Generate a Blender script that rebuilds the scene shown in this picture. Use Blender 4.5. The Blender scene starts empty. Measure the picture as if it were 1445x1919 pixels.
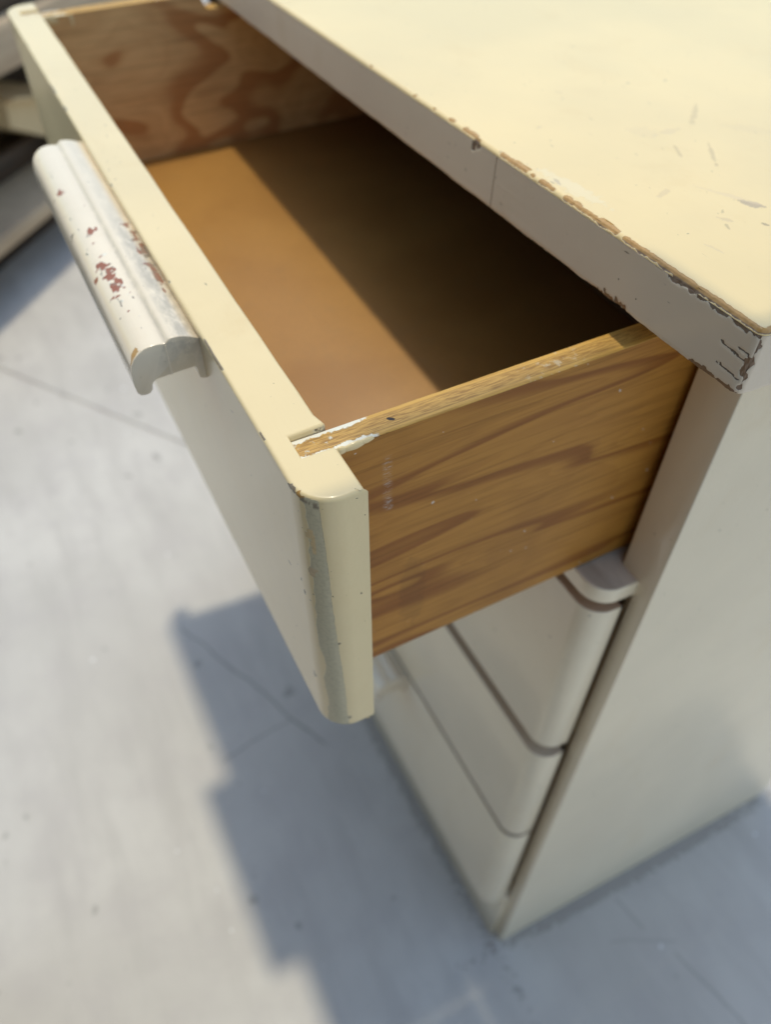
import bpy, bmesh, math, random
from mathutils import Vector, Matrix, noise as mn
random.seed(7)
S = bpy.context.scene
C = S.collection
K = 0.001                                   # everything below is measured in millimetres

# ------------------------------------------------------------------ camera
cam_d = bpy.data.cameras.new("camera")
cam = bpy.data.objects.new("camera", cam_d); C.objects.link(cam); S.camera = cam
RW = ((0.4501062338, 0.8915668106, 0.0501298367), (0.6394537141, -0.2826253476, -0.7149978044), (-0.6233003496, 0.3538806792, -0.6973271393))
xr_, yd_, fw_ = (Vector(r) for r in RW)      # camera right, down, forward in world
m = Matrix((xr_, -yd_, -fw_)).transposed().to_4x4()
m.translation = Vector((211.183, -324.427, 1066.693)) * K
cam.matrix_world = m
cam_d.sensor_width = 36.0; cam_d.sensor_fit = 'AUTO'
cam_d.lens = 1503.435 / 1919 * 36
cam_d.shift_x = -1.8 / 1919; cam_d.shift_y = -9.0 / 1919
cam_d.clip_start = 0.01; cam_d.clip_end = 200
cam_d.dof.use_dof = True
cam_d.dof.focus_distance = 0.345
cam_d.dof.aperture_fstop = cam_d.lens / 5.0

# ------------------------------------------------------------------ sky, sun, exposure
SX, SY = 0.065, 0.014                       # how far the sun's rays drift per unit of drop
sun_to = Vector((-SX, -SY, 1.0)).normalized()
w = bpy.data.worlds.new("World"); S.world = w; w.use_nodes = True
nt = w.node_tree; nt.nodes.clear()
sky = nt.nodes.new("ShaderNodeTexSky"); sky.sky_type = 'NISHITA'; sky.sun_disc = False
sky.sun_elevation = math.asin(sun_to.z); sky.sun_rotation = math.atan2(sun_to.x, sun_to.y)
sky.air_density = 2.1; sky.ozone_density = 4.3; sky.dust_density = 1.6
bg = nt.nodes.new("ShaderNodeBackground"); bg.inputs[1].default_value = 0.15
wo = nt.nodes.new("ShaderNodeOutputWorld")
nt.links.new(sky.outputs[0], bg.inputs[0]); nt.links.new(bg.outputs[0], wo.inputs[0])
sl = bpy.data.lights.new("sun", 'SUN'); so = bpy.data.objects.new("sun", sl); C.objects.link(so)
sl.energy = 2.0; sl.angle = math.radians(2.4); sl.color = (1.0, 0.93, 0.72)
so.rotation_euler = sun_to.to_track_quat('Z', 'Y').to_euler()
S.view_settings.view_transform = 'Standard'; S.view_settings.look = 'None'
S.view_settings.exposure = 0.2; S.view_settings.gamma = 1.0
S.cycles.max_bounces = 10; S.cycles.diffuse_bounces = 6

# ------------------------------------------------------------------ material helper
class NB:
    def __init__(s, name):
        s.m = bpy.data.materials.new(name); s.m.use_nodes = True
        s.t = s.m.node_tree; s.t.nodes.clear()
        s.out = s.n("ShaderNodeOutputMaterial"); s.p = s.n("ShaderNodeBsdfPrincipled")
        s.t.links.new(s.p.outputs[0], s.out.inputs[0])
        s.obj = s.n("ShaderNodeTexCoord").outputs["Object"]
        sx = s.n("ShaderNodeSeparateXYZ"); s.l(s.obj, sx.inputs[0]); s.x, s.y, s.z = sx.outputs
    def n(s, k): return s.t.nodes.new(k)
    def l(s, a, b):
        if hasattr(a, "links") or isinstance(a, bpy.types.NodeSocket): s.t.links.new(a, b)
        else: b.default_value = a
    def math(s, op, a, b=0.0, c=0.0, clamp=False):
        n = s.n("ShaderNodeMath"); n.operation = op; n.use_clamp = clamp
        for i, v in enumerate((a, b, c)): s.l(v, n.inputs[i])
        return n.outputs[0]
    def mapv(s, v, loc=(0, 0, 0), rot=(0, 0, 0), sc=(1, 1, 1), kind='POINT'):
        n = s.n("ShaderNodeMapping"); n.vector_type = kind; s.l(v, n.inputs[0])
        n.inputs[1].default_value = loc; n.inputs[2].default_value = rot; n.inputs[3].default_value = sc
        return n.outputs[0]
    def noise(s, v, scale, detail=3, rough=0.55, dist=0.0):
        n = s.n("ShaderNodeTexNoise"); s.l(v, n.inputs["Vector"]); n.inputs["Scale"].default_value = scale
        n.inputs["Detail"].default_value = detail; n.inputs["Roughness"].default_value = rough; n.inputs["Distortion"].default_value = dist
        return n.outputs["Fac"]
    def ss(s, v, a, b, lo=0.0, hi=1.0):      # smooth step of v from a to b
        n = s.n("ShaderNodeMapRange"); n.interpolation_type = 'SMOOTHSTEP'
        s.l(v, n.inputs[0])
        for i, q in enumerate((a, b, lo, hi)): s.l(q, n.inputs[1 + i])
        return n.outputs[0]
    def mix(s, f, a, b):
        n = s.n("ShaderNodeMix"); n.data_type = 'RGBA'; s.l(f, n.inputs[0])
        for v, i in ((a, 6), (b, 7)): s.l(v if not isinstance(v, tuple) else (*v, 1.0), n.inputs[i])
        return n.outputs[2]
    def ramp(s, f, stops):
        n = s.n("ShaderNodeValToRGB"); s.l(f, n.inputs[0]); e = n.color_ramp.elements
        while len(e) < len(stops): e.new(0.5)
        for q, (p, c) in zip(e, stops): q.position = p; q.color = (*c, 1)
        return n.outputs[0]
    def bump(s, h, strength, dist, normal=None):
        n = s.n("ShaderNodeBump"); s.l(h, n.inputs["Height"]); n.inputs["Strength"].default_value = strength
        n.inputs["Distance"].default_value = dist
        if normal is not None: s.l(normal, n.inputs["Normal"])
        return n.outputs[0]
    def attr(s, name, fac=True):
        n = s.n("ShaderNodeAttribute"); n.attribute_name = name
        return n.outputs["Fac"] if fac else n.outputs["Color"]
    def spot(s, c, r, rot, jit, amp=0.8, rz=40):   # an irregular patch round a point, mm
        v = s.mapv(s.obj, loc=tuple(q * K for q in c), rot=(0, 0, rot), sc=(r[0] * K, r[1] * K, rz * K), kind='TEXTURE')
        n = s.n("ShaderNodeVectorMath"); n.operation = 'LENGTH'; s.l(v, n.inputs[0])
        d = s.math('ADD', n.outputs["Value"], s.math('MULTIPLY', s.math('SUBTRACT', jit, 0.5), amp * 4))
        return s.ss(d, 1.0, 0.86)
    def done(s, col, rough, bump=None, spec=0.5, coat=0.0):
        s.l(col if not isinstance(col, tuple) else (*col, 1), s.p.inputs["Base Color"]); s.l(rough, s.p.inputs["Roughness"])
        s.p.inputs["Specular IOR Level"].default_value = spec
        if coat: s.p.inputs["Coat Weight"].default_value = coat; s.p.inputs["Coat Roughness"].default_value = 0.12
        if bump is not None: s.l(bump, s.p.inputs["Normal"])
        return s.m

CREAM = (0.80, 0.635, 0.355)
def paint(name, base=CREAM, marks=(), specks=1.0, rough=0.36, gloss_var=0.16):
    b = NB(name)
    big = b.noise(b.obj, 7, 4); mid = b.noise(b.obj, 55, 3); fine = b.noise(b.obj, 520, 4, 0.6)
    jit = b.noise(b.obj, 210, 5, 0.65)
    col = b.mix(b.ss(big, 0.3, 0.7), tuple(c * 0.95 for c in base), tuple(min(0.9, c * 1.03) for c in base))
    col = b.mix(b.math('MULTIPLY', b.ss(mid, 0.55, 0.75), 0.16), col, tuple(c * q for c, q in zip(base, (0.93, 0.90, 0.84))))
    stn = b.noise(b.mapv(b.obj, loc=(2, 5, 1), sc=(1, 1, .6)), 18, 5, 0.65, 0.5)
    col = b.mix(b.math('MULTIPLY', b.ss(stn, 0.54, 0.72), 0.30), col, tuple(c * q for c, q in zip(base, (0.90, 0.84, 0.74))))
    # grime specks and hairline nicks
    sp = b.ss(b.noise(b.obj, 330, 2, 0.4), 0.735, 0.765)
    sp = b.math('MULTIPLY', sp, b.math('MULTIPLY', b.ss(b.noise(b.obj, 40, 2), 0.45, 0.6), specks))
    nick = b.ss(b.noise(b.mapv(b.obj, rot=(0.3, 0.2, 0.5), sc=(1, 7, 5)), 85, 2, 0.4), 0.745, 0.775)
    nick = b.math('MULTIPLY', nick, b.math('MULTIPLY', b.ss(b.noise(b.obj, 22, 2), 0.5, 0.62), 0.75 * specks))
    col = b.mix(b.math('MAXIMUM', sp, nick), col, (0.10, 0.075, 0.05))
    # worn places stored on the mesh, frayed by noise
    wv = b.math('ADD', b.attr("wear"), b.math('MULTIPLY', b.math('SUBTRACT', jit, 0.5), 0.9))
    wm = b.ss(wv, 0.46, 0.56)
    rim = b.math('MULTIPLY', b.ss(wv, 0.36, 0.46), b.math('SUBTRACT', 1.0, wm))
    wc = b.mix(b.math('MULTIPLY', b.ss(fine, 0.4, 0.65), 0.22), b.attr("wcol", False), b.mix(0.6, b.attr("wcol", False), (0.05, 0.03, 0.02)))
    col = b.mix(b.math('MULTIPLY', rim, 0.35), col, (0.86, 0.82, 0.70))
    col = b.mix(wm, col, wc)
    col = b.mix(b.math('MULTIPLY', b.attr("shade_film"), b.ss(b.noise(b.mapv(b.obj, sc=(60, 160, 160)), 1.0, 5, 0.7), 0.25, 0.6)), col, (0.30, 0.26, 0.21))
    h = b.math('SUBTRACT', b.math('ADD', b.math('MULTIPLY', fine, 0.10), b.math('MULTIPLY', mid, 0.9)), b.math('MULTIPLY', wm, 0.9))
    for c, r, rot, kind, amt in marks:
        mk = b.math('MULTIPLY', b.spot(c, r, rot, jit), amt)
        col = b.mix(mk, col, kind); h = b.math('SUBTRACT', h, b.math('MULTIPLY', mk, 0.8))
    ro = b.math('ADD', rough, b.math('MULTIPLY', b.math('SUBTRACT', big, 0.5), gloss_var))
    ro = b.math('ADD', ro, b.math('MULTIPLY', wm, 0.25))
    brush = b.noise(b.mapv(b.obj, sc=(9, 260, 260)), 1.0, 3, 0.6)
    h = b.math('ADD', h, b.math('MULTIPLY', brush, 0.42))
    return b.done(col, ro, b.bump(h, 0.6, 0.00045), coat=0.5)

def wood(name, light, dark, freq, sc, seed, fine_dir=(900, 9, 900), lo=0.05, sharp=0.5, tint=None):
    b = NB(name)
    v = b.mapv(b.obj, loc=seed, sc=sc)
    n = b.noise(v, 1.0, 2.2, 0.42, 0.35)
    f = b.math('FRACT', b.math('MULTIPLY', n, freq))
    band = b.math('MULTIPLY', b.ss(f, lo, sharp), b.ss(f, 0.97, 0.90))
    blot = b.noise(b.obj, 14, 3)
    col = b.mix(band, light, dark)
    col = b.mix(b.math('MULTIPLY', b.ss(blot, 0.42, 0.68), 0.25), col, tint or tuple(c * 0.7 for c in dark))
    ring = b.math('FRACT', b.math('MULTIPLY', n, freq * 4.0))
    col = b.mix(b.math('MULTIPLY', b.math('MULTIPLY', b.ss(ring, 0.35, 0.9), b.ss(ring, 1.0, 0.93)), 0.20), col, dark)
    fib = b.noise(b.mapv(b.obj, sc=fine_dir), 1.0, 4, 0.65)
    col = b.mix(b.math('MULTIPLY', b.ss(fib, 0.45, 0.72), 0.42), col, tuple(c * 0.5 for c in dark))
    return b, col, fib

def ply_face(name, light, dark, freq, sc, seed, scratches=False, **kw):
    b, col, fib = wood(name, light, dark, freq, sc, seed, **kw)
    if scratches:                           # a rubbed white line of paint dabs and a few white specks
        j = b.noise(b.mapv(b.obj, rot=(0.35, 0, 0), sc=(1, 0.5, 6.0)), 420, 4, 0.75)
        ln = b.math('MULTIPLY', b.ss(b.math('ABSOLUTE', b.math('SUBTRACT', b.y, -0.1776)), 0.0036, 0.0004), b.ss(j, 0.50, 0.66))
        rng = b.math('MULTIPLY', b.ss(b.z, 0.812, 0.815), b.ss(b.z, 0.853, 0.846))
        heavy = b.math('MULTIPLY', b.ss(b.math('ABSOLUTE', b.math('SUBTRACT', b.z, 0.8165)), 0.005, 0.002), 0.5)
        ln = b.math('MULTIPLY', b.math('MULTIPLY', ln, rng), b.math('ADD', 0.45, heavy))
        sp = b.ss(b.noise(b.obj, 260, 1, 0.3), 0.80, 0.82)
        col = b.mix(b.math('MAXIMUM', ln, b.math('MULTIPLY', sp, 0.6)), col, (0.75, 0.76, 0.74))
        smut = b.math('MULTIPLY', b.spot((-41, -162, 735), (60, 9), 0.0, b.noise(b.obj, 260, 5, 0.7), 0.5, rz=34), 0.16)
        col = b.mix(smut, col, (0.05, 0.024, 0.010))
    return b.done(col, b.math('ADD', 0.36, b.math('MULTIPLY', fib, 0.2)), b.bump(fib, 0.25, 0.0003), spec=0.3)

def ply_edge(name):
    b = NB(name)                            # three plies seen on edge: veneer, cross-cut core, veneer
    lx = b.attr("ply")                       # 0 .. 1 across the thickness
    diag = b.mapv(b.obj, rot=(0, 0, 0.22), sc=(1500, 110, 1))
    core = b.noise(diag, 1.0, 3, 0.6)
    ven = b.noise(b.mapv(b.obj, sc=(1200, 30, 1)), 1.0, 3, 0.6)
    edge = b.math('ADD', b.math('ABSOLUTE', b.math('SUBTRACT', lx, 0.5)), b.math('MULTIPLY', b.math('SUBTRACT', b.noise(b.obj, 120, 2), 0.5), 0.05))
    inn = b.ss(edge, 0.30, 0.27)
    c1 = b.mix(b.ss(core, 0.38, 0.66), (0.58, 0.335, 0.082), (0.31, 0.155, 0.032))
    c2 = b.mix(b.ss(ven, 0.35, 0.7), (0.66, 0.385, 0.09), (0.48, 0.255, 0.05))
    col = b.mix(inn, c2, c1)
    glue = b.math('MULTIPLY', b.ss(b.math('ABSOLUTE', b.math('SUBTRACT', edge, 0.30)), 0.018, 0.006), 0.6)
    col = b.mix(glue, col, (0.16, 0.075, 0.025))
    j = b.noise(b.obj, 240, 5, 0.7)
    pm = b.ss(b.math('ADD', b.math('ADD', b.math('MULTIPLY', b.ss(b.y, -0.176, -0.190), 0.36), b.math('MULTIPLY', b.ss(edge, 0.22, 0.42), 0.34)), b.math('SUBTRACT', j, 0.5)), 0.46, 0.56)
    pm = b.math('MULTIPLY', pm, b.ss(b.y, -0.1805, -0.1835))
    col = b.mix(pm, col, (0.80, 0.76, 0.64))
    pale = b.math('MULTIPLY', b.ss(j, 0.56, 0.62), b.math('MULTIPLY', b.ss(b.math('ABSOLUTE', b.math('SUBTRACT', b.y, -0.085)), 0.022, 0.010), 0.5))
    col = b.mix(pale, col, (0.70, 0.60, 0.42))
    hole = b.spot((-48.3, -172.6, 866), (1.9, 0.9), 0.9, j, 0.3)
    col = b.mix(hole, col, (0.02, 0.008, 0.004))
    h = b.math('SUBTRACT', b.math('ADD', b.math('MULTIPLY', core, 0.5), b.math('MULTIPLY', pm, 0.8)), b.math('MULTIPLY', hole, 2.0))
    return b.done(col, 0.5, b.bump(h, 0.6, 0.0005))

def hardboard(name):
    b = NB(name)
    n1 = b.noise(b.obj, 9, 4); n2 = b.noise(b.obj, 700, 3, 0.6); n3 = b.noise(b.obj, 45, 3)
    col = b.mix(b.ss(n1, 0.35, 0.65), (0.325, 0.152, 0.032), (0.385, 0.19, 0.043))
    col = b.mix(b.math('MULTIPLY', b.ss(n2, 0.42, 0.62), 0.35), col, (0.25, 0.135, 0.04))
    col = b.mix(b.math('MULTIPLY', b.ss(n3, 0.55, 0.75), 0.25), col, (0.29, 0.16, 0.05))
    return b.done(col, 0.5, b.bump(n2, 0.2, 0.0002))

def concrete(name):
    b = NB(name)
    n1 = b.noise(b.obj, 2.3, 5, 0.6, 0.4); n2 = b.noise(b.obj, 14, 5, 0.62); n3 = b.noise(b.obj, 160, 4, 0.65)
    tro = b.noise(b.mapv(b.obj, rot=(0, 0, 0.7), sc=(3, 16, 1)), 1.4, 4, 0.6)
    col = b.mix(b.ss(n1, 0.3, 0.7), (0.455, 0.425, 0.39), (0.555, 0.522, 0.48))
    col = b.mix(b.math('MULTIPLY', b.ss(tro, 0.42, 0.7), 0.40), col, (0.38, 0.352, 0.325))
    col = b.mix(b.math('MULTIPLY', b.ss(n2, 0.42, 0.70), 0.45), col, (0.43, 0.395, 0.375))
    col = b.mix(b.math('MULTIPLY', b.ss(n3, 0.6, 0.8), 0.25), col, (0.28, 0.265, 0.245))
    dk = b.math('MULTIPLY', b.ss(b.noise(b.obj, 26, 2, 0.4), 0.70, 0.76), 0.55)
    col = b.mix(dk, col, (0.22, 0.20, 0.18))
    wh = b.ss(b.noise(b.mapv(b.obj, loc=(3.1, 1.7, 0)), 60, 1, 0.3), 0.80, 0.815)
    col = b.mix(b.math('MULTIPLY', wh, 0.7), col, (0.80, 0.80, 0.80))
    # hairline cracks and trowel lines: (x0,y0)-(x1,y1) in mm
    for (x0, y0, x1, y1, wd, am) in CRACKS:
        dx, dy = x1 - x0, y1 - y0; L = math.hypot(dx, dy); a = math.atan2(dy, dx)
        v = b.mapv(b.obj, loc=((x0 + x1) / 2 * K, (y0 + y1) / 2 * K, 0), rot=(0, 0, a), sc=(1, 1, 1), kind='TEXTURE')
        sx = b.n("ShaderNodeSeparateXYZ"); b.l(v, sx.inputs[0])
        yy = b.math('ADD', sx.outputs[1], b.math('MULTIPLY', b.math('SUBTRACT', b.noise(b.obj, 12, 3), 0.5), 0.02))
        mk = b.math('MULTIPLY', b.ss(b.math('ABSOLUTE', yy), wd * K, wd * 0.3 * K), b.ss(b.math('ABSOLUTE', sx.outputs[0]), L / 2 * K, L * 0.42 * K))
        col = b.mix(b.math('MULTIPLY', mk, am * 0.7), col, (0.14, 0.125, 0.11))
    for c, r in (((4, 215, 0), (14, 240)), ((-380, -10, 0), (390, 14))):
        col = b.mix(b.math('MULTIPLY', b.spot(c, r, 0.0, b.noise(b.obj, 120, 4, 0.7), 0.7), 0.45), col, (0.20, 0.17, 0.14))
    h = b.math('ADD', b.math('MULTIPLY', n3, 0.5), n2)
    return b.done(col, b.math('ADD', 0.52, b.math('MULTIPLY', n2, 0.25)), b.bump(h, 0.2, 0.002), spec=0.35)

def plain(name, a, c, scale=(6, 6, 6), rough=0.6, amt=1.0):
    b = NB(name)
    n = b.noise(b.mapv(b.obj, sc=scale), 1.0, 5, 0.6)
    return b.done(b.mix(b.math('MULTIPLY', b.ss(n, 0.35, 0.65), amt), a, c), rough, b.bump(n, 0.2, 0.002))

CRACKS = [(-640, -222, -325, -82, 2.6, 0.75), (-372, -235, -400, -112, 2.4, 0.5), (100, 190, 240, 216, 3.0, 0.4),
          (60, 120, 96, 205, 3.0, 0.22), (20, 160, 70, 172, 4.0, 0.3)]

BARE = (0.50, 0.28, 0.08); DARKWOOD = (0.20, 0.125, 0.075); BROWNWOOD = (0.22, 0.13, 0.07)
GREYCOAT = (0.60, 0.53, 0.36); RED = (0.33, 0.10, 0.038); GRIME = (0.27, 0.215, 0.15)
SCUFF = (0.70, 0.52, 0.28); DIRT = (0.22, 0.15, 0.08); PALE = (0.82, 0.78, 0.66)
INNERDARK = (0.05, 0.035, 0.025)
M = {}
M['paint'] = paint('cream_gloss_paint', specks=1.5)
M['top'] = paint('cream_worn_top_paint', base=(0.84, 0.632, 0.305), marks=[
    ((-61, 33, 900), (7.0, 3.2), 0.5, (0.42, 0.30, 0.19), 0.75), ((-72, 30, 900), (16, 2.0), 0.5, (0.74, 0.55, 0.32), 0.5),
    ((-119.8, -47.3, 900), (4.0, 1.2), -0.2, (0.36, 0.24, 0.12), 0.8), ((-112, -44, 900), (26, 5.5), 0.1, (0.84, 0.71, 0.47), 0.45),
    ((-162, 47, 900), (11, 9), 0.7, SCUFF, 0.26), ((-158, 62, 900), (3, 11), 0.2, (0.68, 0.50, 0.28), 0.4),
    ((-176, 99, 900), (2.0, 22), 0.75, (0.50, 0.35, 0.17), 0.4), ((-146, 115, 900), (17, 7), 0.9, SCUFF, 0.25),
    ((-120, 62, 900), (1.2, 20), 0.95, (0.46, 0.32, 0.16), 0.45), ((-130, 45, 900), (1.3, 9), 1.1, (0.46, 0.32, 0.16), 0.4),
    ((-40, 22, 900), (2.2, 1.2), 0.3, (0.3, 0.2, 0.1), 0.7), ((-52, 6, 900), (5, 1.6), 0.6, (0.66, 0.48, 0.26), 0.6),
    ((-88, -2, 900), (2, 7), 0.5, (0.66, 0.48, 0.26), 0.5), ((-45, 1, 900), (1.0, 3), 1.1, DIRT, 0.37),
    ((-60, 12, 900), (1.0, 2.4), 0.8, DIRT, 0.37), ((-30, -22, 900), (6, 1.1), 0.2, (0.72, 0.54, 0.30), 0.5),
    ((-190, -10, 900), (1.2, 4), 0.4, (0.66, 0.48, 0.26), 0.5), ((-240, 40, 900), (4, 1.2), 0.4, (0.66, 0.48, 0.26), 0.45)])
M['strip'] = paint('grey_cream_edge_paint', base=(0.66, 0.545, 0.415))
M['front'] = paint('cream_paint_paled_for_shade', base=(0.82, 0.70, 0.515), specks=1.3)  # same cream paint, paled so its colour carries the cool light on shaded fronts
M['pale'] = paint('pale_handle_paint', base=(0.84, 0.72, 0.55), rough=0.25)
M['side'] = ply_face('shellacked_plywood', (0.46, 0.208, 0.036), (0.275, 0.098, 0.015), 6.5, (3, 2.4, 24), (0.3, 1.17, 4.1), scratches=True, fine_dir=(500, 14, 620), lo=0.50, sharp=0.84)
M['inner'] = ply_face('swirl_grain_plywood', (0.78, 0.50, 0.23), (0.52, 0.25, 0.095), 5.2, (4, 7.5, 12), (2.0, 0.4, 1.3), fine_dir=(300, 10, 300), lo=0.40, sharp=0.72)
M['edge'] = ply_edge('plywood_edge')
M['tan'] = hardboard('tan_hardboard')
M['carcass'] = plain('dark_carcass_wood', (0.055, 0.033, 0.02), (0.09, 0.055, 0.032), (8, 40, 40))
M['raw'] = plain('dusty_raw_wood', (0.42, 0.33, 0.25), (0.60, 0.50, 0.40), (8, 40, 40))
M['floor'] = concrete('trowelled_concrete')
M['rack'] = plain('weathered_timber', (0.34, 0.25, 0.165), (0.46, 0.35, 0.235), (3, 3, 40), 0.7)
M['darkt'] = plain('dark_stained_timber', (0.035, 0.022, 0.015), (0.075, 0.045, 0.028), (3, 3, 30), 0.55)
M['card'] = plain('brown_cardboard', (0.50, 0.38, 0.215), (0.56, 0.43, 0.25), (5, 5, 5), 0.8, 0.6)
M['tub'] = plain('grey_plastic', (0.10, 0.10, 0.09), (0.15, 0.15, 0.14), (9, 9, 9), 0.3)
M['roof'] = plain('eave_timber', (0.22, 0.17, 0.12), (0.28, 0.22, 0.16), (3, 30, 3), 0.7)

# ------------------------------------------------------------------ mesh helpers
def mk(name, verts, faces, mats, parent=None, wear=None, wcol=None, ply=None, mi=None, sharp=35, shade_film=None):
    me = bpy.data.meshes.new(name)
    me.from_pydata([Vector(v) * K for v in verts], [], faces)
    for q in (mats if isinstance(mats, (list, tuple)) else [mats]): me.materials.append(q)
    if mi: me.polygons.foreach_set("material_index", mi)
    me.polygons.foreach_set("use_smooth", [True] * len(me.polygons))
    if wear is not None:
        a = me.attributes.new("wear", 'FLOAT', 'POINT'); a.data.foreach_set("value", wear)
        a = me.attributes.new("wcol", 'FLOAT_COLOR', 'POINT'); a.data.foreach_set("color", [q for c in wcol for q in (*c, 1.0)])
    if ply is not None:
        a = me.attributes.new("ply", 'FLOAT', 'POINT'); a.data.foreach_set("value", ply)
    if shade_film is not None:
        a = me.attributes.new("shade_film", 'FLOAT', 'POINT'); a.data.foreach_set("value", shade_film)
    me.update()
    me.set_sharp_from_angle(angle=math.radians(sharp))
    o = bpy.data.objects.new(name, me); C.objects.link(o); o.parent = parent
    return o

def offset(poly, d):                         # inset a counter-clockwise outline by d
    out = []; n = len(poly)
    for i in range(n):
        p0, p1, p2 = Vector(poly[i - 1]), Vector(poly[i]), Vector(poly[(i + 1) % n])
        e1 = (p1 - p0).normalized(); e2 = (p2 - p1).normalized()
        n1 = Vector((-e1.y, e1.x)); n2 = Vector((-e2.y, e2.x))
        b = n1 + n2; k = max(0.25, 1 + n1.dot(n2))
        out.append(tuple(p1 + b * (d / k)))
    return out

def prism(name, outline, rows, mats, parent=None, wearf=None, disp=None, sharp=35, capmat=None):
    """outline (x, y) counter-clockwise; rows = [(inset, z)...] from bottom to top"""
    n = len(outline); vs = []; ins = {}
    for d, z in rows:
        if d not in ins: ins[d] = offset(outline, d) if d else list(outline)
        for p in ins[d]: vs.append((p[0], p[1], z))
    fs = []; mi = []
    for r in range(len(rows) - 1):
        for i in range(n):
            j = (i + 1) % n; fs.append((r * n + i, r * n + j, (r + 1) * n + j, (r + 1) * n + i)); mi.append(0)
    fs.append(tuple(range(n - 1, -1, -1))); mi.append(0)
    fs.append(tuple((len(rows) - 1) * n + i for i in range(n))); mi.append(1 if capmat else 0)
    if disp: vs = [disp(v) for v in vs]
    wear = wcol = None
    if wearf:
        wc = [wearf(v) for v in vs]; wear = [q[0] for q in wc]; wcol = [q[1] for q in wc]
    return mk(name, vs, fs, [mats, capmat] if capmat else mats, parent, wear, wcol, mi=mi if capmat else None, sharp=sharp)

def boxm(name, x0, x1, y0, y1, z0, z1, mat, parent=None, bev=1.0):
    return prism(name, [(x0, y0), (x1, y0), (x1, y1), (x0, y1)], [(bev, z0), (0, z0 + bev), (0, z1 - bev), (bev, z1)], mat, parent, sharp=50)

def arc(cx, cy, r, a0, a1, n): return [(cx + r * math.cos(math.radians(a0 + (a1 - a0) * i / n)), cy + r * math.sin(math.radians(a0 + (a1 - a0) * i / n))) for i in range(n + 1)]
def fb(x, y=0.0, z=0.0, o=4): return mn.fractal(Vector((x, y, z)), 1.0, 2.0, o)    # about -1 .. 1
def st(v, a, b):
    t = max(0.0, min(1.0, (v - a) / (b - a))); return t * t * (3 - 2 * t)

def empty(name, loc, **props):
    o = bpy.data.objects.new(name, None); C.objects.link(o); o.location = [q * K for q in loc]; o.empty_display_size = 0.05
    for k, v in props.items(): o[k] = v
    return o

# ------------------------------------------------------------------ floor
def concrete_floor():
    bm = bmesh.new()
    R = 25.0
    f = bm.faces.new([bm.verts.new(p) for p in ((-R, -R, 0), (R, -R, 0), (R, R, 0), (-R, R, 0))])
    p = Vector((-1486, -372, 0)) * K; d = Vector((422, 303, 0)).normalized(); nn = Vector((-d.y, d.x, 0))
    for q in (-0.0045, 0.0, 0.0045):
        bmesh.ops.bisect_plane(bm, geom=bm.verts[:] + bm.edges[:] + bm.faces[:], plane_co=p + nn * q, plane_no=nn)
    for v in bm.verts:
        if abs((v.co - p).dot(nn)) < 0.001: v.co.z -= 0.006       # a sawn joint
    me = bpy.data.meshes.new("concrete_floor"); bm.to_mesh(me); bm.free(); me.materials.append(M['floor'])
    o = bpy.data.objects.new("concrete_floor", me); C.objects.link(o); o['kind'] = 'structure'
concrete_floor()

# ------------------------------------------------------------------ cabinet
cab = empty("kitchen_cabinet", (0, 0, 0), label="cream painted wooden cabinet with worn top and its top drawer pulled open", category="cabinet")
ZT, ZU, XL, XR, YF, YB = 900.0, 867.8, -778.0, 33.8, -55.3, 442.0
RC = 4.3
# chips along the front edge of the top: x from, x to, depth on top, depth down the front
CHIPS = [(-330, -326, 1.2, .6), (-266, -263, 2.0, .8), (-241, -238, 1.2, .5), (-222, -215, 3.0, .8), (-205, -188, 3.2, 1.0), (-190, -184, .5, 5.0),
         (-164, -150, 2.8, .7), (-152, -137, 4.0, .9), (-134, -130, 1.4, .6), (-126, -112, 2.2, 1.0), (-104, -90, 3.8, 1.2), (-92, -74, 2.2, .9), (-76, -60, 4.4, 1.6)]
def edge_wear(x, e, along, front=True):
    """e: distance from the arris in mm, negative on the top face, positive down the front"""
    n = 1.5 * fb(x * 0.075, e * 0.12, 3.3, 5); n2 = fb(x * 0.4, e * 0.3, 9.1, 3)
    wv = 0.0; col = BARE if e < 0.9 else DARKWOOD
    def hit(x0, x1, dt, df, soft=1.0):
        inx = min(st(x, x0 - 1.5, x0 + 1.5), st(x, x1 + 1.5, x1 - 1.5))
        dep = dt if e < 0 else df
        dep = dep * (1 + 0.45 * n) + 0.8 * n2
        dep *= 0.72
        return inx * st(abs(e), dep + soft, max(0.05, dep - 0.4))
    for c in CHIPS:
        if front and c[0] - 3 < x < c[1] + 3: wv = max(wv, hit(*c))
    if x > -58 or not front:                 # bare arris towards the corner
        wv = max(wv, hit(-56, 900, 2.5, 1.6))
        if front:
            wv = max(wv, hit(-53, -38, 2.4, 2.4), hit(-37, -31, 2.4, 1.8), hit(-30, -22, 2.2, 3.0), hit(-20, 2, 2.4, 3.2 + 3.0 * fb(x * .2, 4.4)))
    return wv, col

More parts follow.
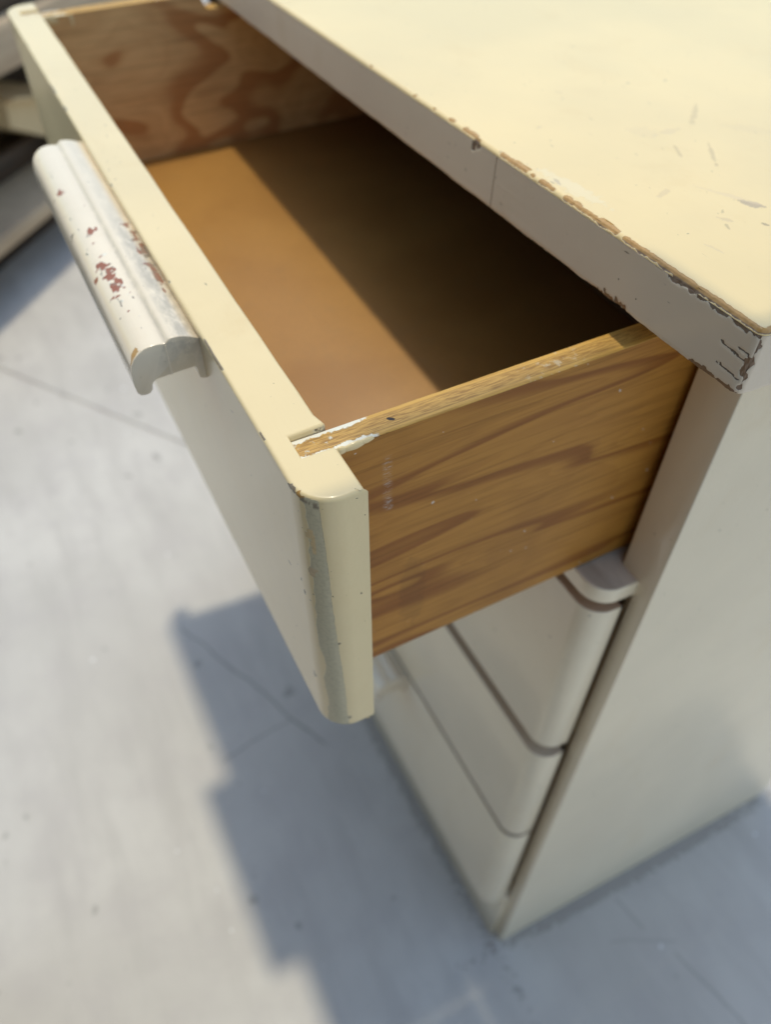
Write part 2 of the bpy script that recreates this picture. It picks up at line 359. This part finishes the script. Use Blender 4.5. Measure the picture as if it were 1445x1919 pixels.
def top_outline():
    pts = [(XL, YB)]
    for i in range(1, 12): pts.append((XL, YB + (YF - YB) * i / 12))
    x = XL
    while x < -420: pts.append((x, YF)); x += 7
    x = -420
    while x < XR - RC - 0.4: pts.append((x, YF)); x += 0.8
    pts += arc(XR - RC, YF + RC, RC, -90, 0, 24)
    y = YF + RC + 1.5
    while y < YB: pts.append((XR, y)); y += 1.5 if y < 40 else 12
    pts.append((XR, YB)); return pts
def irregular(p):                            # hand-painted edges are never dead straight
    return p
def countertop():
    ol = top_outline(); n = len(ol)
    prof = [(4.15, 0), (4.0, 0), (3.85, 0), (3.65, 0), (3.4, 0), (2.8, 0)]
    r = 2.2
    for k in range(0, 7):
        a = math.radians(90 * k / 6); prof.append((r - r * math.sin(a), r - r * math.cos(a)))
    prof += [(0, 2.6), (1.2, 2.75), (14, 2.75)]
    vs = []; wear = []; wcol = []
    rings = {}
    for d, dz in prof:
        if d not in rings: rings[d] = offset(ol, d) if d else ol
        for i, p in enumerate(rings[d]):
            q = ol[i]
            front = abs(q[1] - YF) < 0.01 or (q[0] > XR - RC and q[1] < YF + RC)
            side = q[0] > XR - 0.01
            e = -(d - 0.6) if dz < 0.7 else dz - 0.6
            wv, cl = (0.0, BARE)
            if front or side:
                wv, cl = edge_wear(q[0] if front else 60 + q[1], e, i, True if front else False)
            if d >= 4.1: wv = 0.0
            z = ZT - dz; x, y = p
            if wv > 0.3 and d < 5:           # the lost paint and splinters leave a dip
                k = st(wv, 0.3, 0.8); z -= (0.30 + 0.25 * fb(x * .5, y * .5, 1.0, 2)) * k
                if not side: y += (0.35 + 0.5 * max(0, fb(x * 0.35, dz, 7.0, 3))) * k * (1 if dz > 0.5 else 0.2)
                else: x -= 0.35 * k
            z += 0.10 * fb(x * 0.05, y * 0.05, 2.0, 2) if 0.01 < d < 8 else 0
            vs.append((x, y, z)); wear.append(wv); wcol.append(cl)
    fs = []
    for rr in range(len(prof) - 1):
        for i in range(n):
            j = (i + 1) % n; fs.append((rr * n + j, rr * n + i, (rr + 1) * n + i, (rr + 1) * n + j))
    fs.append(tuple(range(n))); fs.append(tuple((len(prof) - 1) * n + i for i in range(n - 1, -1, -1)))
    mk("countertop", vs, fs, M['top'], cab, wear, wcol, sharp=60)
countertop()

def corner_wear(x, y, z, a):                 # a: arc length along the strip, 0 at the middle of the corner
    e = ZT - z
    n = fb(x * .25, y * .25, z * .22, 5); n2 = fb(x * .9, y * .9, z * .8, 3)
    wv = 0.0; col = DARKWOOD
    if -56 < x and a < 0:                    # dark splintered patches under the arris
        dep = {0: 0}.get(0) + (1.6 if -53 < x < -39 else 0.2 if x < -31 else 2.0 if x < -22 else 3.6)
        wv = max(wv, st(e, dep * (1 + .5 * n) + 1.5, dep * (1 + .5 * n) - .5))
    if -192 < x < -183 and a < 0: wv = max(wv, st(e, 7 + 4 * n, 5 + 4 * n))
    # the corner itself, worn to brown wood
    left = -3.0 + 3.0 * n - (2.2 if 14 < e < 24 else 0)
    right = 1.4 + 2.2 * fb(z * .3, 2.2, 8.8, 3)
    k = min(st(a, left - 1, left + 1), st(a, right + 1, right - 1)) * min(st(e, 2.8, 4.5), st(e, 30.5, 28.5))
    k *= 0.62 + 0.55 * st(fb(x * .35 + 5, y * .35, z * .30, 4), -.25, .1) if not 14 < e < 23 else 1
    if k > wv: wv = k; col = BROWNWOOD if e > 10 else DARKWOOD
    for ze, a0 in ((15.5, -24), (24.5, -22), (12.2, -14)):   # split lines running in from the corner
        zz = ze + 0.10 * (a + 10) + 0.5 * n2
        q = 0.85 * st(abs(e - zz), 0.95, 0.25) * min(st(a, a0, a0 + 5), st(a, -3, -6))
        if q > wv: wv = q; col = (0.16, 0.118, 0.085)
    if e > 27:                               # broken lower arris
        q = 0.0
        if -33 < a < -2: q = st(e, 31.4 - 1.6 * (1 + n), 32.0 - 1.4 * (1 + n))
        if -112 < a < -78: q = max(q, st(e, 32.5 - 3.4 * st(a, -112, -90) * (1 + n), 33 - 2.6 * st(a, -112, -90)))
        if a < 0: q = max(q, 0.8 * st(e, 31.6, 32.2) * st(fb(a * .06, 1, 1, 3), -.1, .25))
        if q > wv: wv = q; col = BROWNWOOD
    return min(wv, 1.0), col

def edging(name, pts, nor, al, label=None):
    """a solid strip swept along pts (outer face), 18 mm thick"""
    rows = [(0.5, ZT - 2.65)] + [(0.0, ZT - 3.0 - 0.92 * k) for k in range(31)] + [(0.35, ZU + 0.3), (1.2, ZU), (18, ZU), (18, ZT - 2.65)]
    n = len(rows); vs = []; wear = []; wcol = []
    for (p, nn, a) in zip(pts, nor, al):
        for k, (d, z) in enumerate(rows):
            x, y = p[0] - nn[0] * d, p[1] - nn[1] * d
            wv, cl = corner_wear(x, y, z, a) if d < 2 else (0.0, DARKWOOD)
            if d < 2:
                q = 0.35 * st(wv, .3, .8) * (1 + fb(x, y, z, 2)); x -= nn[0] * q; y -= nn[1] * q
            if z < ZU + 0.4: z += 0.5 * fb(a * .09, 5.5, 0, 3)
            vs.append((x, y, z)); wear.append(wv); wcol.append(cl)
    fs = []
    for i in range(len(pts) - 1):
        for k in range(n):
            l = (k + 1) % n; fs.append((i * n + k, i * n + l, (i + 1) * n + l, (i + 1) * n + k))
    fs.append(tuple(range(n - 1, -1, -1))); fs.append(tuple((len(pts) - 1) * n + k for k in range(n)))
    o = mk(name, vs, fs, M['strip'], cab, wear, wcol, sharp=50)
    return o
def edgings():
    F = YF
    def straight(x0, x1, s0):
        out = []; x = x0
        while x < x1: out.append(x); x += 0.9 if x > -230 else 8
        return out + [x1]
    xs = straight(XL, -166.0, 0); edging("edging_strip", [(x, F) for x in xs], [(0, -1)] * len(xs), [x - XR + 2 for x in xs])
    xs = straight(-165.1, XR - RC, 0)
    ac = arc(XR - RC, F + RC, RC, -90, -42, 14); an = [(math.cos(math.radians(-90 + 48 * i / 14)), math.sin(math.radians(-90 + 48 * i / 14))) for i in range(15)]
    al = [x - (XR - RC) - 7.1 for x in xs[:-1]] + [-7.1 + RC * math.radians(48 * i / 14) for i in range(15)]
    edging("edging_strip", [(x, F) for x in xs[:-1]] + ac, [(0, -1)] * (len(xs) - 1) + an, al)
    ac = arc(XR - RC, F + RC, RC, -40.5, 0, 12); an = [(math.cos(math.radians(-40.5 + 40.5 * i / 12)), math.sin(math.radians(-40.5 + 40.5 * i / 12))) for i in range(13)]
    ys = []; y = F + RC + 1
    while y < YB: ys.append(y); y += 1 if y < 60 else 15
    ys.append(YB)
    edging("edging_strip", ac + [(XR, y) for y in ys], an + [(1, 0)] * len(ys), [0.6 + RC * math.radians(40.5 * i / 12) for i in range(13)] + [7 + y - F - RC for y in ys])
edgings()

# carcass
boxm("top_support", XL + 60, -32, 2, 436, 862, 866.5, M['carcass'], cab)
def right_side_panel():
    # its front edge is cut back behind the drawer ends, below the rail
    boxes = [(-31.1, 0, 18, 442, 0, 866.8)]
    ol = [(0, 0), (-14.6, 0), (-14.6, -652), (-31.1, -652), (-31.1, -866.8), (0, -866.8)]
    n = len(ol); vs = []; fs = []
    ol = ol[::-1]
    rings = [(0.9, 0.0), (0.25, 0.25), (0.0, 0.9), (0.0, 442.0)]
    a = sum(ol[i][0] * ol[(i + 1) % n][1] - ol[(i + 1) % n][0] * ol[i][1] for i in range(n))
    if a < 0: ol = ol[::-1]
    for d, y in rings:
        for p in (offset(ol, d) if d else ol): vs.append((p[0], y, -p[1]))
    for r in range(len(rings) - 1):
        for i in range(n):
            j = (i + 1) % n; fs.append((r * n + i, r * n + j, (r + 1) * n + j, (r + 1) * n + i))
    fs.append(tuple(range(n - 1, -1, -1))); fs.append(tuple((len(rings) - 1) * n + i for i in range(n)))
    b0 = len(vs)                              # inner half of the board, behind the rebate
    for z in (0, 651.8):
        for p in ((-31.1, 18), (-14.8, 18), (-14.8, 441.8), (-31.1, 441.8)): vs.append((p[0], p[1], z))
    fs += [(b0 + 3, b0 + 2, b0 + 1, b0), (b0 + 4, b0 + 5, b0 + 6, b0 + 7)] + [(b0 + i, b0 + (i + 1) % 4, b0 + 4 + (i + 1) % 4, b0 + 4 + i) for i in range(4)]
    mk("side_panel", vs, fs, M['front'], cab, sharp=50)
right_side_panel()
boxm("side_panel", -745, -714, 0, 442, 0, 866.8, M['front'], cab, 0.8)
boxm("back_panel", -713.5, -31.6, 434, 440, 20, 866, M['carcass'], cab)
boxm("kickboard", -713, -12, -6.8, 14, 0, 112, M['front'], cab, 1.5)

def front_outline(x0, x1, y0, y1, R=18, nseg=16):
    """thick board with round outer upright corners; y0 is the outer face"""
    return [(x1 - 1.5, y1), (x0 + 1.5, y1), (x0, y1 - 1.5)] + arc(x0 + R, y0 + R, R, 180, 270, nseg) + arc(x1 - R, y0 + R, R, -90, 0, nseg) + [(x1, y1 - 1.5)]
def dirty_top(z1, col=BROWNWOOD):
    def f(v):
        return (0.95 if v[2] > z1 - 0.7 else 0.0), col
    return f
def rows_for(z0, z1, r): return [(r, z0), (r * .4, z0 + r * .15), (r * .1, z0 + r * .5), (0, z0 + r), (0, z1 - r), (r * .1, z1 - r * .5), (r * .4, z1 - r * .15), (r, z1)]

XD = -13.7
prism("rail", front_outline(-709, XD, -33, 20), rows_for(654.4, 668.0, 1.2), M['front'], cab, capmat=M['raw'])

# ------------------------------------------------------------------ pull handle (profile: out from the drawer face, height below the drawer top)
PROF = [(0, -4.6), (-2, -3.4), (-5, -1.9), (-8.5, -0.7), (-11.5, -0.15), (-13.4, 0), (-14.6, -0.3), (-15.6, -1.0), (-16.5, -1.9), (-17.4, -2.2), (-18.6, -2.0), (-20.5, -1.6), (-24, -1.4), (-28, -2.1),
        (-31.4, -4.0), (-34.2, -6.6), (-36.2, -10.2), (-37.2, -15), (-37.4, -22), (-36.8, -27), (-35.4, -29), (-33, -29.6), (-30.6, -29.2), (-29, -27.4), (-28.6, -24.6), (-27.4, -22.8), (-25, -21.9), (-16, -21.4), (-5, -21.0), (-4.0, -22.2), (-3.4, -28.6), (-2.2, -29.8), (0, -30)]
HCHIPS = [(-336, -260, 4.2, 2.6, RED), (-276.5, -253.6, 4.2, 2.8, RED), (-271, -257, 2, 1.5, GRIME), (-236, -257.5, 5.0, 2.2, RED), (-246, -253.5, 2.5, 1.5, PALE), (-223, -256.5, 5.0, 2.6, RED), (-216, -253.6, 4.5, 2.4, RED),
          (-209.5, -256, 3.2, 2.2, RED), (-229, -253, 3, 1.3, RED), (-196, -258, 6, 1.4, GRIME), (-153.5, -262, 2.6, 4.0, BARE), (-287, -264.5, 3, 2, GRIME), (-275, -234, 4, 2.2, RED), (-241, -235, 3.4, 2.2, RED),
          (-226, -234.5, 3.2, 2.4, RED), (-213, -233, 5, 2.6, RED), (-218, -231.5, 12, 1.6, GRIME), (-245, -231, 16, 1.5, GRIME), (-190, -231, 30, 0.8, GRIME), (-300, -261, 2.4, 1.4, GRIME), (-255, -262, 2.2, 1.4, GRIME)]
rh = random.Random(5)
for _ in range(70):
    HCHIPS.append((rh.gauss(-222, 15), rh.gauss(-256.5, 2.6), rh.uniform(.7, 2.2), rh.uniform(.5, 1.2), rh.choice((RED, RED, GRIME, PALE))))
for _ in range(46):
    HCHIPS.append((rh.uniform(-270, -196), rh.gauss(-233, 1.8), rh.uniform(1, 4.5), rh.uniform(.4, 1.0), rh.choice((RED, GRIME, GRIME))))
for _ in range(26):
    HCHIPS.append((rh.uniform(-400, -160), rh.uniform(-265, -246), rh.uniform(.6, 1.6), rh.uniform(.4, .9), rh.choice((RED, GRIME, GRIME))))
def handle(name, parent, yf, zt, worn, dx=0.0):
    prof = []
    for i in range(len(PROF)):
        a, b = Vector(PROF[i]), Vector(PROF[(i + 1) % len(PROF)])
        k = max(1, int((b - a).length / 1.6)) if i < 20 else 1
        for q in range(k): prof.append(tuple(a + (b - a) * (q / k)))
    xs = [-407, -406.6, -405.4, -403.6, -401.5] + [-400 + 1.5 * i for i in range(int(248 / 1.5))] + [-151.4, -150.6, -150.15, -150]
    sh = [2.4, 1.5, .6, .15] ; n = len(prof); vs = []; wear = []; wcol = []; shade_film = []
    cx = sum(p[0] for p in prof) / n; cz = sum(p[1] for p in prof) / n
    for i, x in enumerate(xs):
        f = sh[i] if i < 4 else (0.8 if i == len(xs) - 1 else 0.25 if i == len(xs) - 2 else 0)
        for p in prof:
            px, pz = p[0], p[1]
            if f and px < -0.1:
                # small arris round the two ends
                t = Vector((px - -19, pz - -8)); t = t / max(1, t.length) * f * (1 if pz > -20 else 0.4); px -= t.x; pz -= t.y
            wv = 0; cl = RED
            if worn:
                for hx, hy, rx, ry, c in HCHIPS:
                    if abs(x - hx) < rx * 2 and pz > -16:
                        dd = math.hypot((x - hx) / rx, (yf + px - hy) / ry) + 0.9 * fb(x * .35, px * .35, hx, 4)
                        q = st(dd, 1.25, .55)
                        if c is GRIME or c is PALE: q *= 0.62
                        if q > wv: wv = q; cl = c
            vs.append((x + dx, yf + px, zt + pz - 0.35 * st(wv, .4, .9))); wear.append(wv); wcol.append(cl)
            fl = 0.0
            if worn and p[1] > -8:           # painted shade with some grime: ridge next to the drawer face, and the valley
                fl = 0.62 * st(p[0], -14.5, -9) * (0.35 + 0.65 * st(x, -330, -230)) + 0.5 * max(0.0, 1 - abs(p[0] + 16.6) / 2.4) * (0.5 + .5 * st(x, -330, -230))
            shade_film.append(min(0.8, fl))
    fs = []
    for i in range(len(xs) - 1):
        for k in range(n):
            l = (k + 1) % n; fs.append((i * n + k, (i + 1) * n + k, (i + 1) * n + l, i * n + l))
    fs.append(tuple(range(n))); fs.append(tuple((len(xs) - 1) * n + k for k in range(n - 1, -1, -1)))
    # the bead of paint over the glue line on the near end
    b0 = len(vs)
    for x in (-150.4, -149.75):
        for (y, z) in ((-17.8, -3.4), (-17.0, -3.4), (-17.0, -21.6), (-17.8, -21.6)): vs.append((x + dx, yf + y, zt + z)); wear.append(0); wcol.append(RED); shade_film.append(0)
    fs += [(b0 + 4, b0 + 5, b0 + 6, b0 + 7)] + [(b0 + k, b0 + (k + 1) % 4, b0 + 4 + (k + 1) % 4, b0 + 4 + k) for k in range(4)]
    return mk(name, vs, fs, M['pale'], parent, wear, wcol, sharp=40, shade_film=shade_film)

# ------------------------------------------------------------------ the open drawer, in its own slightly drooping frame
DM = ((0.9993323014, -0.0085809194, 0.0355150561, -24.4685749), (0.0112501581, 0.9970706466, -0.0756542109, 55.5627239), (-0.0347618372, 0.0760032467, 0.9965014406, -9.7792846))
YO, YI, ZD, ZB = -230.07, -203.23, 869.12, 671.33
def open_drawer():
    x0, x1, R = -711.25, -11.53, 18.0
    xs, xi, xl, xlo = -41.39, -55.25, -677.14, -691.0
    ys = -219.2                              # floor of the grooves that take the sides
    ol = [(x1, YI + 1.0)] + [(x1 - 1.2, YI)] + [(xs + 1.6, YI), (xs + .2, YI - 1.6), (xs + .2, ys), (xi - .5, ys), (xi - .5, YI - 0.6), (xi - 1.6, YI + 1.8), (xi - 4.2, YI + 1.2), (xi - 9, YI)]
    x = xi - 16
    while x > xl + 12: ol.append((x, YI + 0.35 * fb(x * .02, 3, 3, 3))); x -= 12
    ol += [(xl + .5, YI), (xl + .5, ys), (xlo - .5, ys), (xlo - .5, YI), (x0 + 1.2, YI), (x0, YI - 1.2)] + arc(x0 + R, YO + R, R, 180, 270, 12)
    x = x0 + R + 10
    while x < x1 - R - 2: ol.append((x, YO)); x += 12 if x < -420 else 4 if x < -60 else 1.5
    ol += arc(x1 - R, YO + R, R, -90, 0, 44)
    zs = [ZB + 3.0 + (ZD - 2.2 - ZB - 3.0) * k / 118 for k in range(119)]
    rows = [(3.0, ZB), (1.7, ZB + .45), (.7, ZB + 1.3), (.15, ZB + 2.2)] + [(0, z) for z in zs] + [(.12, ZD - 1.5), (.4, ZD - .9), (.85, ZD - .4), (1.5, ZD - .08), (2.4, ZD)]
    cxx, cyy = x1 - R, YO + R
    def wearf(v):
        x, y, z = v; wv = 0.0; col = GREYCOAT
        if x > x1 - R - 8 and y < YI - 3:
            th = math.degrees(math.atan2(y - cyy, x - cxx))
            e = ZD - z
            # strip where the last coat has rubbed through to an older grey one
            lo = -62 + 7 * fb(z * .05, 1.5, 0, 4) + e * 0.03; hi = -37 + 1.6 * fb(z * .03, 7.5, 0, 3) + e * .09
            wv = min(st(th, lo - 3, lo + 3), st(th, hi + 3, hi - 3)) * 0.80
            if e < 2: wv *= st(e, .5, 2)
            for (t0, z0, rt, rz, c) in ((-55, 844, 9, 6.0, SCUFF), (-52, 836, 5, 6, SCUFF), (-58, 818, 10, 4.0, (0.62, 0.47, 0.29)), (-66, 867.2, 9, 1.5, BARE), (-84, 867.6, 12, 1.2, GRIME), (-58, 865.6, 9, 1.6, GRIME), (-42, 864.5, 6, 1.8, GRIME)):
                q = st(math.hypot((th - t0) / rt, (z - z0) / rz) + .7 * fb(th * .15, z * .4, t0, 4), 1.1, .6)
                if q > wv: wv, col = q, c
            for (t0, z0, rt, rz) in ((-86, 716, 6, 4), (-84, 795, 4, 3), (-20, 682, 9, 1.5), (-92, 802, 5, 2)):
                q = .8 * st(math.hypot((th - t0) / rt, (z - z0) / rz) + .8 * fb(th * .2, z * .5, t0, 4), 1.1, .5)
                if q > wv: wv, col = q, GRIME
        elif y < YO + .9 and z > ZD - 3:      # nicks along the outer top arris
            q = st(fb(x * .035, 4.2, 0, 5), .22, .42) * st(z, ZD - 2.4, ZD - .6)
            if q > wv: wv, col = q, GRIME
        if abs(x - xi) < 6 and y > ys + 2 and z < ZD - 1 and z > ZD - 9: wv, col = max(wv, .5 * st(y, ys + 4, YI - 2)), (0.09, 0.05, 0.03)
        if x < xlo + 8 and x > xlo - 1 and abs(y - (YO + 11)) < 8: pass
        return wv, col
    def disp(v):
        x, y, z = v
        if z > ZD - 2.3 and y < YO + 3: y += 0.25 * fb(x * .05, 1, 1, 3)
        if z < ZD - 5 and y < YO + 3 and x < -30: y += 0.12 * fb(x * .02, z * .02, 5, 2)
        return (x, y, z)
    d = prism("drawer", ol, rows, M['paint'], cab, wearf, disp, sharp=40)
    d['label'] = "pulled-out top drawer with varnished plywood sides and tan hardboard bottom"
    d.matrix_basis = Matrix((*[tuple(r[:3]) + (r[3] * K,) for r in DM], (0, 0, 0, 1)))
    def side(xa, xb, top_front, mats, taper):
        nx = 6; ny = 150; vs = []; ply = []; fs = []; mi = []
        y0, y1 = ys + .2, 150.0
        for j in range(ny + 1):
            y = y0 + (y1 - y0) * (j / ny)
            zt = top_front - (taper * st(y, -56, -48))
            # softened, splintery top: bottom, face, top plies, face
            prof = [(xa, 682.4), (xa, zt - .7)] + [(xa + (xb - xa) * q, zt - (.0 if 0.02 < q < .98 else .45)) for q in (0.0, .04, .2, .27, .5, .73, .8, .96, 1.0)] + [(xb, zt - .7), (xb, 682.4)]
            for k, (x, z) in enumerate(prof):
                q = (x - xa) / (xb - xa)
                if 2 <= k <= 10 and zt > 800:
                    z += 0.14 * fb(x * .6, y * .08, 2, 3) - (0.18 if k in (4, 8) else 0)
                    if k in (9, 10): z -= 0.8 * st(fb(y * .045, 8.8, 0, 4), .15, .4)
                vs.append((x, y, z)); ply.append(q)
        n = 13
        for j in range(ny):
            for k in range(n):
                l = (k + 1) % n
                fs.append((j * n + k, (j + 1) * n + k, (j + 1) * n + l, j * n + l) if xb > xa else (j * n + l, (j + 1) * n + l, (j + 1) * n + k, j * n + k))
                mi.append(1 if 1 <= k <= 10 else 0)
        fs.append(tuple(range(n)) if xb < xa else tuple(range(n - 1, -1, -1))); mi.append(1)
        fs.append(tuple(ny * n + k for k in (range(n) if xb > xa else range(n - 1, -1, -1)))); mi.append(1)
        return mk("side_panel", vs, fs, mats, d, ply=ply, mi=mi, sharp=50)
    r = side(xi, xs, 865.8, [M['side'], M['edge']], 0.0)
    l = side(xl, xlo, 865.8, [M['inner'], M['edge']], 14.0)
    boxm("bottom_panel", xl + .3, xi - .3, YI - .3, 149, 716, 720.96, M['tan'], d, 0.3)
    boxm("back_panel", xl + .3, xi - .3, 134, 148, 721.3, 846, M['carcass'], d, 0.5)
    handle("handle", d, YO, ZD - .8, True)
    # blobs of white paint that ran over the near side's top corner
    vs = []; fs = []; n = 0
    def blob(c, r, seed):
        b0 = len(vs); N_, M_ = 14, 7
        for i in range(M_ + 1):
            for j in range(N_):
                a = 2 * math.pi * j / N_; t = math.pi * i / M_
                q = 1 + .22 * fb(math.cos(a) * 1.5, math.sin(a) * 1.5, seed + i * .2, 3)
                vs.append((c[0] + r[0] * math.cos(t), c[1] + r[1] * q * math.sin(t) * math.cos(a), c[2] + r[2] * q * math.sin(t) * math.sin(a)))
        for i in range(M_):
            for j in range(N_):
                fs.append((b0 + i * N_ + j, b0 + i * N_ + (j + 1) % N_, b0 + (i + 1) * N_ + (j + 1) % N_, b0 + (i + 1) * N_ + j))
    blob((xs - .2, -194.5, 864.3), (1.1, 6.0, 2.4), 3.0); blob((xs - .2, -188.0, 864.9), (0.9, 4.2, 1.5), 5.0); blob((xs - .3, -200.5, 864.0), (1.0, 3.0, 2.4), 8.0)
    mk("paint_drip", vs, fs, M['paint'], d, sharp=80)
    vs.clear(); fs.clear()
    blob((xl + .3, -196.5, 862.0), (1.0, 6.5, 4.6), 4.0); blob((xl + .3, -178, 860.0), (.6, 1.6, 5.5), 6.0); blob((xl + .2, -188, 864.8), (1.4, 9, 1.4), 9.0)
    mk("paint_drip", vs, fs, M['paint'], d, sharp=80)
    return d
open_drawer()

# ------------------------------------------------------------------ closed drawers below
def closed_drawer(z0, z1, dy, rz, ledge):
    t = front_outline(-709, XD, -33 + dy, -6 + dy, 18, 20)
    o = prism("drawer", t, rows_for(z0, z1, 1.6), M['front'], cab, dirty_top(z1, ledge))
    for q in o.data.vertices: pass
    handle("handle", o, -33 + dy, z1 - .8, False, -78)
    boxm("drawer_box", -680, -42, -5 + dy, 400, z0 + 12, z1 - 8, M['raw'], o)
    return o
closed_drawer(464.5, 645.2, 0.0, 0, (0.42, 0.27, 0.17))
closed_drawer(295.5, 448.5, 0.0, 0, (0.55, 0.43, 0.31))
closed_drawer(116.0, 290.0, 0.0, 0, (0.30, 0.22, 0.15))

# ------------------------------------------------------------------ timber rack far behind, with what lies on it
O = Vector((-1690, -343, 0)); U = Vector((-.778, .628, 0)).normalized(); NN = Vector((-.628, -.778, 0)).normalized()
ROT = math.atan2(U.y, U.x)
def rk(o): o.location = O * K; o.rotation_euler = (0, 0, ROT); return o
# in the rack's own frame x runs along its front edge and -y goes deeper
side_sign = 1 if Vector((-U.y, U.x, 0)).dot(NN) > 0 else -1
def rbox(name, u0, u1, d0, d1, z0, z1, mat, parent=None, bev=2.0):
    a, b = sorted((side_sign * d0, side_sign * d1))
    return boxm(name, u0, u1, a, b, z0, z1, mat, parent, bev)
rack = empty("storage_rack", (0, 0, 0), label="blurred timber storage rack on the floor beyond the drawer", category="rack"); rk(rack)
rbox("shelf", -420, 1750, 0, 520, 128, 168, M['rack'], rack)
rbox("shelf", -420, 1750, 0, 520, 470, 562, M['rack'], rack)
rbox("shelf", -420, 1750, 28, 560, 644, 684, M['rack'], rack)  # unseen top shelf, added to shade what lies below
for u in (-400, 700, 1700):
    for dd in (440, 40):
        if (u, dd) == (700, 40): continue
        rbox("post", u, u + 60, dd, dd + 60, 0, 643.5, M['darkt'], rack)
rbox("shade_block", -400, 1740, 130, 520, 0, 124, M['darkt'], rack)  # dark block added to deepen the shade under the rack
rbox("back_board", -420, 1750, 530, 545, 60, 643, M['darkt'], rack)

def flap_box():
    t = empty("cardboard_box", (0, 0, 0), label="tan cardboard box with an angled lower edge lying on the timber rack", category="box"); rk(t)
    sg = side_sign
    def prof(name, pts, u0, u1, mat):       # a solid with a slanting outline seen from the front
        n = len(pts); d0, d1 = sg * u0, sg * u1
        vs = [(p[0], d0, p[1]) for p in pts] + [(p[0], d1, p[1]) for p in pts]
        fs = [tuple(range(n)), tuple(range(2 * n - 1, n - 1, -1))] + [(i, n + i, n + (i + 1) % n, (i + 1) % n) for i in range(n)]
        return mk(name, vs, fs, mat, t, sharp=30)
    prof("box_body", [(316, 330), (322, 389), (700, 300), (760, 175), (720, 169), (470, 258)], 60, 330, M['card'])
    prof("box_flap", [(320, 391), (330, 396), (690, 308), (700, 301)], 40, 200, M['card'])
flap_box()
t = empty("plastic_tub", (0, 0, 0), label="dark grey plastic tub on the rack behind the tan box", category="tub"); rk(t)
rbox("tub_body", 60, 560, 340, 500, 169, 440, M['tub'], t, 12); rbox("tub_rim", 50, 570, 332, 508, 428, 444, M['tub'], t, 5)
t = empty("metal_bar", (0, 0, 0), label="long dark bar lying along the lower shelf of the rack", category="bar"); rk(t)
rbox("bar_body", -380, 640, 150, 215, 169, 236, M['darkt'], t, 6); rbox("end_cap", 640, 652, 152, 213, 171, 234, M['tub'], t, 3)
t = empty("timber_offcut", (0, 0, 0), label="dark brown timber offcut lying on the upper shelf of the rack", category="timber"); rk(t)
rbox("offcut_body", -300, 1650, 40, 260, 562.5, 632, M['darkt'], t, 4)

# ------------------------------------------------------------------ added unseen blockers: planks overhead and dark boards in front, placed for their shade
over = empty("added_shade_planks", (0, 0, 1320), label="added dark planks overhead, out of view, that shade the floor beside the cabinet", category="shelf")
boxm("plank", 0, 150, -57, 450, 0, 24, M['darkt'], over, 2)
boxm("plank", -68, 165, -208, -60, 0, 24, M['darkt'], over, 2)
boxm("plank", -36, 165, -900, -211, 0, 24, M['darkt'], over, 2)
for y in (-620, -180, 60, 280): boxm("batten", 10, 160, y, y + 40, -30, -0.5, M['darkt'], over, 2)

front_blocker = empty("added_shade_boards", (-260, -640, 0), label="added dark boards, out of view, that darken the cabinet front", category="shade blocker")  # unseen boards added to keep light off the cabinet front
for i in range(7): boxm("board", i * 122, i * 122 + 119, -22, 0, 5, 1900, M['darkt'], front_blocker, 2)
for z in (200, 900, 1650): boxm("ledge", 10, 840, -50, -22.5, z, z + 100, M['darkt'], front_blocker, 2)
